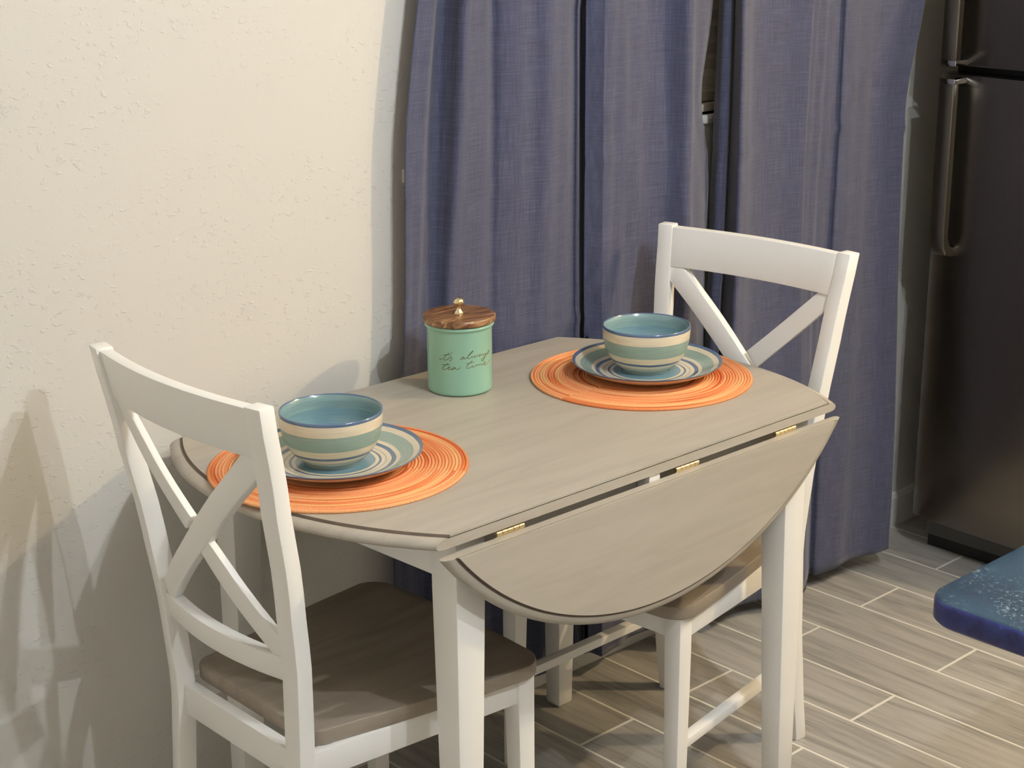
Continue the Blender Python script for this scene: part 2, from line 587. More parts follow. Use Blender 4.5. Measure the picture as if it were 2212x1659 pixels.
far_tiles = MB()
for i in range(-7, 40):
    xa = 3.2843 - ROW * i + GR / 2        # row between xa and xa+ROW-GR
    xb = xa + ROW - GR
    xa, xb = max(xa, X0), min(xb, X1)
    if xb - xa < 0.02:
        continue
    off = 2.020 if i % 2 == 0 else 1.7125
    for k in range(-9, 2):
        ya = off + k * LEN + GR / 2
        yb = ya + LEN - GR
        ya, yb = max(ya, Y0), min(yb, WY - 0.015)
        if yb - ya < 0.02:
            continue
        if xa > 0.25 and yb > -0.45:
            t = bpy.data.objects.new('tile', tile_mesh(yb - ya, xb - xa))
            COL.objects.link(t)
            t.parent = floor
            t.location = ((xa + xb) / 2, (ya + yb) / 2, 0)
        else:
            far_tiles.box(xa, xb, ya, yb, -0.008, 0.0)
ft = far_tiles.build('tile_field', M['tile'], floor)
ft['kind'] = 'stuff'

# window behind the curtains
win = struct(empty('window_1', (0, 0, 0)), 'window hidden behind the closed curtains')
mb = MB()
fwid = 0.05
mb.box(WX0, WX0 + fwid, WY + 0.05, WY + 0.09, WZ0, WZ1)
mb.box(WX1 - fwid, WX1, WY + 0.05, WY + 0.09, WZ0, WZ1)
mb.box(WX0 + fwid, WX1 - fwid, WY + 0.05, WY + 0.09, WZ0, WZ0 + fwid)
mb.box(WX0 + fwid, WX1 - fwid, WY + 0.05, WY + 0.09, WZ1 - fwid, WZ1)
mb.box(2.56, 2.60, WY + 0.05, WY + 0.09, WZ0 + fwid, WZ1 - fwid)
mb.build('window_frame', M['trim'], win)
for xa, xb in ((WX0 + fwid, 2.56), (2.60, WX1 - fwid)):
    mb = MB()
    mb.box(xa, xb, WY + 0.066, WY + 0.070, WZ0 + fwid, WZ1 - fwid)
    mb.build('pane', M['glass'], win)
mb = MB()
mb.box(WX0 - 0.02, WX1 + 0.02, WY - 0.012, WY + 0.05, WZ0 - 0.018, WZ0)
mb.build('window_sill', M['trim'], win, bevel=0.003)

blind = tag(empty('window_blind', ((WX0 + WX1) / 2, WY + 0.025, WZ0 + 0.004)), 'beige slatted blind glimpsed through the gap between the curtains', 'blind')
mb = MB()
mb.box(-0.54, 0.54, -0.018, 0.018, 0.0, 0.016)
mb.build('bottom_rail', M['blind'], blind, bevel=0.002)
mb = MB()
mb.box(-0.54, 0.54, -0.02, 0.02, WZ1 - WZ0 - 0.05, WZ1 - WZ0 - 0.008)
mb.build('head_rail', M['blind'], blind)
slat = None
k = 0
zz = 0.038
while zz < WZ1 - WZ0 - 0.065:
    if slat is None:
        mb = MB()
        mb.loft([[(x, -0.008, 0.019), (x, -0.0135, 0.0), (x, -0.010, -0.019), (x, -0.008, -0.019), (x, -0.0115, 0.0), (x, -0.006, 0.019)] for x in (-0.54, 0.54)])
        slat = mb.build('slat', M['blind'], blind)
        slat.location = (0, 0.012, zz)
    else:
        s = slat.copy()
        COL.objects.link(s)
        s.location = (0, 0.012, zz)
    zz += 0.034

# ------------------------------------------------------------------ lamps
lamp_labels = ['warm ceiling bulb lamp above the refrigerator', 'white ceiling bulb lamp nearer to the table',
               'white ceiling bulb lamp farther from the table']
for i, (pos, col, watts, r) in enumerate(LAMPS):
    lp = tag(empty('ceiling_lamp', (pos[0], pos[1], CEIL)), lamp_labels[i], 'lamp')
    mb = MB()
    mb.lathe([(0.0, 0.0), (0.06, 0.0), (0.06, -0.012), (0.035, -0.02), (0.02, -0.022), (0.02, -0.05), (0.0, -0.05)], 24)
    mb.build('lamp_base', M['trim'], lp)
    mb = MB()
    mb.lathe([(r * math.sin(math.pi * k / 8), pos[2] - CEIL + r * math.cos(math.pi * k / 8)) for k in range(9)], 12)
    mb.build('bulb', lamp_mat(i, col, watts, r), lp)

# ------------------------------------------------------------------ drop-leaf table
TX, TY, T = 1.782, 1.9015, 0.77
TR, TH = 0.5470, 0.3105
table = tag(empty('drop_leaf_table', (TX, TY, 0)), 'drop-leaf dining table with grey washed top, hanging leaf and white tapered legs', 'table')
PROF = [(0.012, -0.0195), (0.004, -0.0185), (0.0005, -0.0155), (0.0, -0.0125), (0.001, -0.0095), (0.004, -0.0065), (0.009, -0.0042),
        (0.0155, -0.0032), (0.0178, -0.0042), (0.0192, -0.0042), (0.0205, 0.0)]
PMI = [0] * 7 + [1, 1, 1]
NA = 40
rings = []
SK = -0.036 / (2 * TH)      # far edge sits slightly toward the plain wall side
for d, z in PROF:
    R_ = TR - d
    a0 = math.asin(TH / R_)
    ring = []
    for k in range(NA + 1):
        a = -a0 + 2 * a0 * k / NA
        ring.append((R_ * math.cos(a) + SK * (R_ * math.sin(a) + TH), R_ * math.sin(a), T + z))
    for k in range(NA + 1):
        a = math.pi - a0 + 2 * a0 * k / NA
        ring.append((R_ * math.cos(a) + SK * (R_ * math.sin(a) + TH), R_ * math.sin(a), T + z))
    rings.append(ring)
mb = MB()
n = len(rings[0])
mb.loft(rings, True, True, 0)
q = 0
for k in range(len(rings) - 1):
    for i in range(n):
        straight = (i == NA or i == n - 1)
        mb.mi[q] = 0 if straight else PMI[k]
        q += 1
top = mb.build('tabletop', [M['greige'], M['groove']], table, smooth=True, angle=math.radians(30))


def leaf(side):
    """side -1: near (room side), +1: wall side; decorative face outward"""
    rings = []
    outer = TH + (0.019 if side < 0 else 0.0085)
    ztop = 0.7405
    for d, z in PROF:
        R_ = TR - d
        a0 = math.asin(TH / R_)
        ring = []
        for k in range(2 * NA + 1):
            a = a0 + (math.pi - 2 * a0) * k / (2 * NA)
            ring.append((R_ * math.cos(a) + (SK * 2 * TH if side > 0 else 0.0), side * (outer + z), ztop - 0.895 * (R_ * math.sin(a) - TH)))
        rings.append(ring)
    mb = MB()
    n = len(rings[0])
    mb.loft(rings, True, True, 0)
    q = 0
    for k in range(len(rings) - 1):
        for i in range(n):
            mb.mi[q] = 0 if i == n - 1 else PMI[k]
            q += 1
    return mb.build('drop_leaf', [M['greige'], M['groove']], table, smooth=True, angle=math.radians(30))


lf = leaf(-1)
lf['label'] = 'half-round leaf hanging down on the room side'
lf2 = leaf(1)
lf2['label'] = 'half-round leaf hanging down against the wall'

# tapered legs
LX, LY = 0.40, 0.292


def table_leg(sx, sy):
    mb = MB()
    rings = []
    for z, w, c in ((0.0, 0.032, 0.003), (0.006, 0.038, 0.0), (0.2, 0.0430, 0), (0.45, 0.0495, 0), (0.66, 0.055, 0), (T - 0.0195, 0.055, 0)):
        xo, yo = LX - c, LY - c
        xi, yi = LX - w, LY - w
        if c:
            xi, yi = LX - w - 0.003, LY - w - 0.003
        sh = -0.022 if sy > 0 else 0.0
        rings.append([(sh + sx * xo, sy * yo, z), (sh + sx * xi, sy * yo, z), (sh + sx * xi, sy * yi, z), (sh + sx * xo, sy * yi, z)])
    mb.loft(rings)
    return mb.build('leg', M['white'], table, bevel=0.0025)


for sx in (-1, 1):
    for sy in (-1, 1):
        table_leg(sx, sy)
AZ0, AZ1 = 0.674, T - 0.0195
for s in (-1, 1):
    mb = MB()
    xa, xb = sorted((s * (LX - 0.012), s * (LX - 0.032)))
    ya = LY - 0.05
    mb.loft([[(xa + q, y, AZ0), (xb + q, y, AZ0), (xb + q, y, AZ1), (xa + q, y, AZ1)] for y, q in ((-ya, -0.001), (ya, -0.021))])
    mb.build('apron', M['white'], table, bevel=0.001)
    mb = MB()
    ya, yb = sorted((s * (LY - 0.012), s * (LY - 0.032)))
    mb.box(-(LX - 0.05), LX - 0.05, ya, yb, AZ0, AZ1 - 0.006)
    mb.build('apron', M['white'], table, bevel=0.001)
mb = MB()
mb.box(-0.38, 0.38, -0.255, 0.255, AZ1 - 0.012, AZ1 - 0.0005)
mb.build('top_batten', M['dark_wood'], table)
for s in (-1, 1):
    mb = MB()
    mb.box(-0.018, 0.006, s * 0.295 - 0.012, s * 0.295 + 0.012, 0.715, AZ1 - 0.0008)
    mb.build('leaf_support', M['white'], table)
# brass hinges
for s in (-1, 1):
    for hx in (-0.313, 0.066, 0.313):
        mb = MB()
        for k in range(5):
            xa = hx - 0.0265 + k * 0.0108
            mb.tube([(xa, s * (TH - 0.002), 0.7452), (xa + 0.0098, s * (TH - 0.002), 0.7452)], 0.0042, 10)
        hg = mb.build('hinge', M['brass'], table, smooth=True)
        mb = MB()
        ya, yb = sorted((s * (TH - 0.0035), s * (TH - 0.0005)))
        mb.box(hx - 0.0265, hx + 0.0265, ya, yb, 0.715, 0.744)
        mb.build('hinge_plate', M['brass'], hg)


# ------------------------------------------------------------------ cross-back chairs (forward = +X)
def interp(tab, z):
    for (z0, a), (z1, b_) in zip(tab, tab[1:]):
        if z <= z1:
            t = (z - z0) / (z1 - z0)
            t = t * t * (3 - 2 * t) * 0.35 + t * 0.65
            return a + (b_ - a) * t
    return tab[-1][1]


HT = 0.9815
REAR = [(0.0, -0.041), (0.12, -0.024), (0.25, -0.009), (0.43, 0.0), (0.56, -0.005), (0.70, -0.020), (0.85, -0.044), (HT, -0.067)]
THK = [(0.0, 0.027), (0.30, 0.030), (0.45, 0.031), (0.60, 0.030), (HT, 0.027)]


def post_x(z):
    return interp(REAR, z)


def post_yo(z):
    return 0.174 if z < 0.43 else 0.174 + (0.220 - 0.174) * ((z - 0.43) / (HT - 0.43))


PW = 0.031
TWIST = math.radians(10)
SAG = 0.019


def back_x(y, z):
    """centre surface of the curved back between the posts"""
    yi = post_yo(z) - PW
    c = post_x(z) + interp(THK, z) * 0.5 - 0.003
    return c - SAG * (1 - min(1.0, (y / yi) ** 2))


def make_chair():
    root = empty('dining_chair')
    for s in (-1, 1):
        mb = MB()
        rings = []
        for k in range(25):
            z = HT * k / 24
            x0 = post_x(z)
            x1 = x0 + interp(THK, z)
            yo = post_yo(z)
            pw = PW if z > 0.4 else PW - 0.005 * (0.4 - z) / 0.4
            d = x1 - x0
            c_, s_ = math.cos(TWIST), math.sin(TWIST)
            rings.append([(x0, s * yo, z), (x0 + d * c_, s * (yo - d * s_), z), (x0 + d * c_ - pw * s_, s * (yo - d * s_ - pw * c_), z), (x0 - pw * s_, s * (yo - pw * c_), z)])
        mb.loft(rings)
        mb.build('back_post', M['white'], root, bevel=0.0025)
        mb = MB()
        rings = []
        for z, w in ((0.0, 0.027), (0.2, 0.031), (0.36, 0.034), (0.4305, 0.034)):
            rings.append([(0.43, s * 0.205, z), (0.43 - w, s * 0.205, z), (0.43 - w, s * (0.205 - w), z), (0.43, s * (0.205 - w), z)])
        mb.loft(rings)
        mb.build('front_leg', M['white'], root, bevel=0.0025)
        # side rail and side stretcher
        for nm, z0, z1, wd, ya, yb, xa, xb in (('side_rail', 0.386, 0.4305, 0.018, 0.160, 0.192, 0.02, 0.405),
                                               ('side_stretcher', 0.172, 0.190, 0.020, 0.160, 0.192, 0.008, 0.408)):
            mb = MB()
            rings = []
            for x, y in ((xa, ya), (xb, yb)):
                rings.append([(x, s * (y - wd / 2), z0), (x, s * (y + wd / 2), z0), (x, s * (y + wd / 2), z1), (x, s * (y - wd / 2), z1)])
            mb.loft(rings)
            mb.build(nm, M['white'], root, bevel=0.0015)
    mb = MB()
    mb.box(0.006, 0.026, -0.15, 0.15, 0.380, 0.4305)
    mb.build('rear_rail', M['white'], root, bevel=0.0018)
    mb = MB()
    mb.box(0.402, 0.421, -0.172, 0.172, 0.386, 0.4305)
    mb.build('front_rail', M['white'], root, bevel=0.0015)

    # curved top rail and lower rail
    def curved_rail(name, z0, z1, th):
        mb = MB()
        rings = []
        NN = 18
        for k in range(NN + 1):
            t = -1 + 2 * k / NN
            ring = []
            for z, sgn in ((z0, -1), (z0, 1), (z1, 1), (z1, -1)):
                yi = post_yo(z) - PW + 0.006
                y = t * yi
                ring.append((back_x(y, z) + sgn * th / 2, y, z))
            rings.append(ring)
        mb.loft(rings)
        return mb.build(name, M['white'], root, bevel=0.002)

    curved_rail('top_rail', 0.902, HT - 0.004, 0.020)
    curved_rail('lower_rail', 0.550, 0.587, 0.021)

    # crossing braces
    def brace(a, b_, name, w=0.037, th=0.015, doff=0.0, t0=0.0, t1=1.0):
        mb = MB()
        rings = []
        NN = 22
        dy, dz = b_[0] - a[0], b_[1] - a[1]
        ln = math.hypot(dy, dz)
        py, pz = -dz / ln, dy / ln
        for k in range(NN + 1):
            t = t0 + (t1 - t0) * k / NN
            y, z = a[0] + dy * t, a[1] + dz * t
            ring = []
            for e, sgn in ((-1, -1), (-1, 1), (1, 1), (1, -1)):
                yy, zz = y + e * py * w / 2, z + e * pz * w / 2
                ring.append((back_x(yy, zz) + doff + sgn * th / 2, yy, zz))
            rings.append(ring)
        mb.loft(rings)
        return mb.build(name, M['white'], root, bevel=0.0018)

    yt, yb_ = post_yo(0.905) - PW, post_yo(0.585) - PW
    brace((-yt + 0.004, 0.902), (yb_ - 0.004, 0.590), 'cross_brace', th=0.016)
    brace((yt - 0.004, 0.902), (-yb_ + 0.004, 0.590), 'cross_brace', th=0.012, t0=0.0, t1=0.485)
    brace((yt - 0.004, 0.902), (-yb_ + 0.004, 0.590), 'cross_brace', th=0.012, t0=0.515, t1=1.0)

    # saddle seat
    def outline():
        pts = []
        xr, xf, hr, hf = 0.034, 0.447, 0.163, 0.2175
        rr, rf = 0.030, 0.045

        def arc(cx, cy, r, a0, a1, n):
            return [(cx + r * math.cos(math.radians(a0 + (a1 - a0) * i / n)), cy + r * math.sin(math.radians(a0 + (a1 - a0) * i / n))) for i in range(n + 1)]
        pts += arc(xr + rr, -hr + rr, rr, 180, 277, 6)
        for t in (0.25, 0.5, 0.75):
            pts.append((xr + rr + (xf - rf - xr - rr) * t, -(hr + (hf - hr) * t) - 0.004 * math.sin(math.pi * t)))
        pts += arc(xf - rf, -hf + rf, rf, 277, 360, 8)
        for t in (0.2, 0.4, 0.6, 0.8):
            pts.append((xf + 0.006 * math.sin(math.pi * t), (-hf + rf) * (1 - 2 * t)))
        pts += arc(xf - rf, hf - rf, rf, 0, 83, 8)
        for t in (0.75, 0.5, 0.25):
            pts.append((xr + rr + (xf - rf - xr - rr) * t, (hr + (hf - hr) * t) + 0.004 * math.sin(math.pi * t)))
        pts += arc(xr + rr, hr - rr, rr, 83, 180, 6)
        return pts
    ol = outline()
    cx, cy = 0.235, 0.0
    rings = []
    for sc, z in ((0.975, 0.4305), (0.994, 0.4312), (1.0, 0.4335), (1.0, 0.4515), (0.9975, 0.4540), (0.990, 0.4550), (0.93, 0.4552), (0.84, 0.4540), (0.70, 0.4515), (0.5, 0.4490), (0.25, 0.4480)):
        rings.append([(cx + (x - cx) * sc, cy + (y - cy) * sc, z) for x, y in ol])
    mb = MB()
    mb.loft(rings)
    mb.build('seat', M['greige_seat'], root, smooth=True, angle=math.radians(33))
    return root


chair_a = make_chair()
chair_b = copy_tree(chair_a)
GRP = 'cross-back chairs at the drop-leaf table'
chair_a.location = (1.186, 1.902, 0)
chair_a.rotation_euler = (0, 0, math.radians(-0.2))
tag(chair_a, 'white cross-back chair with its back to the viewer, in front of the plain cream wall', 'chair', GRP)
chair_b.location = (2.337, 1.904, 0)
chair_b.rotation_euler = (0, 0, math.radians(184.8))
tag(chair_b, 'white cross-back chair facing the viewer in front of the blue curtains', 'chair', GRP)


# ------------------------------------------------------------------ table setting
def make_mat():
    mb = MB()
    prof = [(0.0, 0.0), (0.1985, 0.0), (0.1995, 0.0022)]
    step = 0.0052
    r = 0.1990
    while r > 0.006:
        prof += [(r - 0.0004, 0.0040), (r - step * 0.5, 0.0053), (r - step + 0.0004, 0.0040), (r - step, 0.0030)]
        r -= step
    prof.append((0.0, 0.0045))
    mb.lathe(prof, 96)
    return mb.build('placemat', M['mat'], None, smooth=True, angle=math.radians(80))


pm = make_mat()
pm.location = (2.090, 1.914, T)
tag(pm, 'round orange braided placemat nearer the blue curtains', 'placemat', 'orange placemats')
pm2 = copy_tree(pm)
pm2.location = (1.414, 1.918, T)
pm2.rotation_euler = (0, 0, 2.2)
tag(pm2, 'round orange braided placemat behind the chair by the cream wall', 'placemat', 'orange placemats')


def make_plate():
    mb = MB()
    prof_top = [(0.0, 0.0055), (0.045, 0.0055), (0.075, 0.0060), (0.092, 0.0085), (0.108, 0.0140), (0.122, 0.0205), (0.1315, 0.0252), (0.1345, 0.0268)]
    prof_und = [(0.1345, 0.0268), (0.1348, 0.0258), (0.1335, 0.0242), (0.124, 0.0175), (0.108, 0.0100), (0.092, 0.0045), (0.078, 0.0020), (0.076, 0.0), (0.072, 0.0), (0.070, 0.0018), (0.0, 0.0018)]
    mb.lathe(prof_top, 72, 0)
    mb.lathe(prof_und, 72, 1)
    return mb.build('dinner_plate', [M['plate'], M['plate_under']], None, smooth=True, angle=math.radians(50))


MT = T + 0.0053
pl = make_plate()
pl.location = (2.103, 1.912, MT)
tag(pl, 'blue and green striped plate nearer the blue curtains', 'plate', 'striped plates')
pl2 = copy_tree(pl)
pl2.location = (1.407, 1.917, MT)
pl2.rotation_euler = (0, 0, 1.1)
tag(pl2, 'blue and green striped plate partly hidden by the left chair back', 'plate', 'striped plates')


def make_bowl():
    H = BOWL_H
    out = [(0.0, 0.003), (0.038, 0.003), (0.040, 0.0), (0.044, 0.0), (0.0455, 0.004), (0.0505, 0.0075), (0.0605, 0.0165), (0.0688, 0.028), (0.0745, 0.041),
           (0.0775, 0.055), (0.0786, 0.068), (0.0790, 0.0805), (0.0786, 0.0825), (0.0775, 0.083)]
    inn = [(0.0775, 0.083), (0.0762, 0.0822), (0.0748, 0.070), (0.0735, 0.055), (0.0698, 0.040), (0.0620, 0.026), (0.0510, 0.0155), (0.0350, 0.0095), (0.018, 0.0075), (0.0, 0.0070)]
    mb = MB()
    mb.lathe(out, 72, 0)
    mb.lathe(inn, 72, 1)
    return mb.build('cereal_bowl', [M['bowl_out'], M['bowl_in']], None, smooth=True, angle=math.radians(60))


PT = MT + 0.0056
bw = make_bowl()
bw.location = (2.110, 1.921, PT)
tag(bw, 'blue and green striped bowl nearer the blue curtains', 'bowl', 'striped bowls')
bw2 = copy_tree(bw)
bw2.location = (1.406, 1.922, PT)
bw2.rotation_euler = (0, 0, 1.9)
tag(bw2, 'blue and green striped bowl beside the left chair back', 'bowl', 'striped bowls')

# canister
CX, CY = 1.814, 2.092
can = tag(empty('tea_canister', (CX, CY, T)), 'mint green tea canister with wooden lid and gold script', 'canister')
CR = 0.0569
mb = MB()
mb.lathe([(0.0, 0.0), (CR - 0.005, 0.0), (CR - 0.001, 0.002), (CR, 0.006), (CR, 0.114), (CR + 0.0006, 0.1155), (CR + 0.0035, 0.1175), (CR + 0.0040, 0.120),
          (CR + 0.0030, 0.1225), (CR + 0.0005, 0.1235), (CR - 0.004, 0.1225), (CR - 0.004, 0.01), (0.0, 0.01)], 72)
mb.build('body', M['mint'], can, smooth=True, angle=math.radians(50))
mb = MB()
mb.lathe([(0.0, 0.115), (CR - 0.0045, 0.115), (CR - 0.0045, 0.1237), (0.0620, 0.1240), (0.0640, 0.1262), (0.0640, 0.1330), (0.0620, 0.1355), (0.0, 0.1362)], 64)
lid = mb.build('lid', M['acacia'], can, smooth=True, angle=math.radians(40))
mb = MB()
mb.lathe([(0.0, 0.136), (0.0082, 0.136), (0.0080, 0.1385), (0.0050, 0.1420), (0.0034, 0.1455), (0.0038, 0.1495), (0.0060, 0.1515), (0.0092, 0.1535), (0.0098, 0.1570), (0.0080, 0.1610), (0.0045, 0.1640), (0.0, 0.1650)], 28)
mb.build('knob', M['brass'], lid, smooth=True, angle=math.radians(60))
TEXT = [[(-2.949, 0.0681), (-2.9305, 0.0665), (-2.8927, 0.0665), (-2.8307, 0.0697)], [(-2.8748, 0.0739), (-2.8677, 0.0732)], [(-2.6032, 0.0798), (-2.7137, 0.075), (-2.7777, 0.0704), (-2.7962, 0.0676), (-2.762, 0.0666), (-2.6944, 0.0673), (-2.617, 0.0707), (-2.5421, 0.0734)], [(-2.8049, 0.075), (-2.691, 0.0764), (-2.5567, 0.0767)], [(-2.5236, 0.0819), (-2.5349, 0.0794)], [(-2.5421, 0.0734), (-2.522, 0.0711), (-2.5334, 0.0681), (-2.5707, 0.0664), (-2.6129, 0.0672)], [(-2.1547, 0.0734), (-2.216, 0.0724), (-2.2573, 0.0698), (-2.2374, 0.0685), (-2.1863, 0.0699), (-2.15, 0.0722), (-2.1558, 0.0698), (-2.1252, 0.0694), (-2.0731, 0.0713), (-1.9879, 0.0757), (-1.8893, 0.0804), (-1.8666, 0.0824), (-1.9111, 0.0812), (-1.9984, 0.0763), (-2.0469, 0.0718), (-2.0372, 0.0694), (-1.9897, 0.0694), (-1.9137, 0.0719), (-1.8968, 0.0733), (-1.9029, 0.0712), (-1.8699, 0.0707), (-1.8245, 0.0721), (-1.8126, 0.0735), (-1.8076, 0.0711), (-1.7669, 0.071), (-1.7184, 0.0733), (-1.7362, 0.0744)], [(-1.5775, 0.0739), (-1.6435, 0.0734), (-1.6758, 0.0714), (-1.6444, 0.0704), (-1.578, 0.0721), (-1.5573, 0.0725), (-1.5369, 0.0707), (-1.4933, 0.0717)], [(-1.4925, 0.0741), (-1.4859, 0.0716), (-1.4401, 0.0716), (-1.3657, 0.0731), (-1.4007, 0.0693), (-1.4421, 0.0656), (-1.5112, 0.0617), (-1.5606, 0.062), (-1.5668, 0.0641), (-1.5098, 0.0659), (-1.4174, 0.0683), (-1.3123, 0.0717), (-1.2311, 0.0748), (-1.1969, 0.0767), (-1.2211, 0.0728), (-1.2436, 0.0704), (-1.3127, 0.0708)], [(-2.6418, 0.0616), (-2.7315, 0.0575), (-2.8137, 0.0533), (-2.8446, 0.0507), (-2.8153, 0.0494), (-2.7457, 0.0499), (-2.6559, 0.0525), (-2.6015, 0.054), (-2.5957, 0.0552), (-2.6336, 0.0541), (-2.6508, 0.0516), (-2.6243, 0.05), (-2.5708, 0.0505), (-2.5073, 0.0525)], [(-2.8597, 0.0578), (-2.72, 0.0582), (-2.5943, 0.0594)], [(-2.4346, 0.0545), (-2.4862, 0.0538), (-2.5286, 0.0512), (-2.5081, 0.0501), (-2.4558, 0.052), (-2.4245, 0.0539), (-2.4148, 0.0521), (-2.3744, 0.0512), (-2.3287, 0.0512), (-2.2769, 0.0548)], [(-1.8938, 0.0646), (-1.9597, 0.0623), (-2.0243, 0.0591), (-2.0723, 0.0557), (-2.0833, 0.0534), (-2.0473, 0.052), (-1.9837, 0.0528), (-1.9075, 0.0547), (-1.885, 0.0564), (-1.8912, 0.054), (-1.8524, 0.0531), (-1.783, 0.0555)], [(-2.102, 0.0603), (-1.992, 0.0613), (-1.8498, 0.0627)], [(-1.8277, 0.0606), (-1.8188, 0.0599)], [(-1.7832, 0.0549), (-1.7353, 0.0566), (-1.7418, 0.0549), (-1.6865, 0.0564), (-1.6484, 0.0572), (-1.6428, 0.0541), (-1.5828, 0.0565), (-1.558, 0.0568), (-1.5423, 0.0536), (-1.4688, 0.0551), (-1.397, 0.0566), (-1.4047, 0.0579), (-1.4527, 0.0573), (-1.4614, 0.0544), (-1.4066, 0.0524), (-1.3006, 0.0534), (-1.1454, 0.0577)]]


def smooth_poly(P, sub=4):
    if len(P) < 3:
        return P
    out = []
    for i in range(len(P) - 1):
        p0, p1, p2, p3 = P[max(i - 1, 0)], P[i], P[i + 1], P[min(i + 2, len(P) - 1)]
        for k in range(sub):
            t = k / sub
            out.append(tuple(0.5 * (2 * p1[j] + (p2[j] - p0[j]) * t + (2 * p0[j] - 5 * p1[j] + 4 * p2[j] - p3[j]) * t * t
                                    + (3 * p1[j] - p0[j] - 3 * p2[j] + p3[j]) * t ** 3) for j in (0, 1)))
    out.append(P[-1])
    return out


mb = MB()
for s in TEXT:
    pts = [((CR + 0.0001) * math.cos(a), (CR + 0.0001) * math.sin(a), z) for a, z in smooth_poly(s)]
    mb.tube(pts, 0.00052, 5)
mb.build('lettering', M['gold_print'], can)['label'] = "gold script reading it's always tea time"

# ------------------------------------------------------------------ curtains
PROF_L = [(1.82, 2.226), (1.852, 2.236), (1.904, 2.256), (1.917, 2.246), (1.921, 2.228), (1.95, 2.23), (1.996, 2.237), (2.028, 2.246), (2.041, 2.24), (2.077, 2.231), (2.111, 2.229), (2.14, 2.2225), (2.19, 2.23), (2.237, 2.238), (2.241, 2.231), (2.273, 2.247), (2.276, 2.228), (2.257, 2.19), (2.328, 2.197), (2.406, 2.207), (2.458, 2.192), (2.48, 2.155), (2.518, 2.165), (2.604, 2.205)]
PROF_R = [(2.655, 2.235), (2.632, 2.202), (2.646, 2.195), (2.672, 2.208), (2.625, 2.148), (2.656, 2.15), (2.709, 2.168), (2.789, 2.16), (2.842, 2.14), (2.866, 2.153), (2.970, 2.163), (2.982, 2.148), (3.094, 2.15), (3.155, 2.13), (3.19, 2.125)]


def resample(P, n):
    S = smooth_poly(P, 8)
    d = [0.0]
    for a, b_ in zip(S, S[1:]):
        d.append(d[-1] + math.hypot(b_[0] - a[0], b_[1] - a[1]))
    out = []
    j = 0
    for i in range(n):
        t = d[-1] * i / (n - 1)
        while j < len(d) - 2 and d[j + 1] < t:
            j += 1
        u = (t - d[j]) / max(1e-9, d[j + 1] - d[j])
        out.append((S[j][0] + (S[j + 1][0] - S[j][0]) * u, S[j][1] + (S[j + 1][1] - S[j][1]) * u))
    return out, d[-1]


def sstep(a, b_, x):
    t = max(0.0, min(1.0, (x - a) / (b_ - a)))
    return t * t * (3 - 2 * t)


CREASES = (1.42, 1.09, 0.80, 0.535, 0.25)


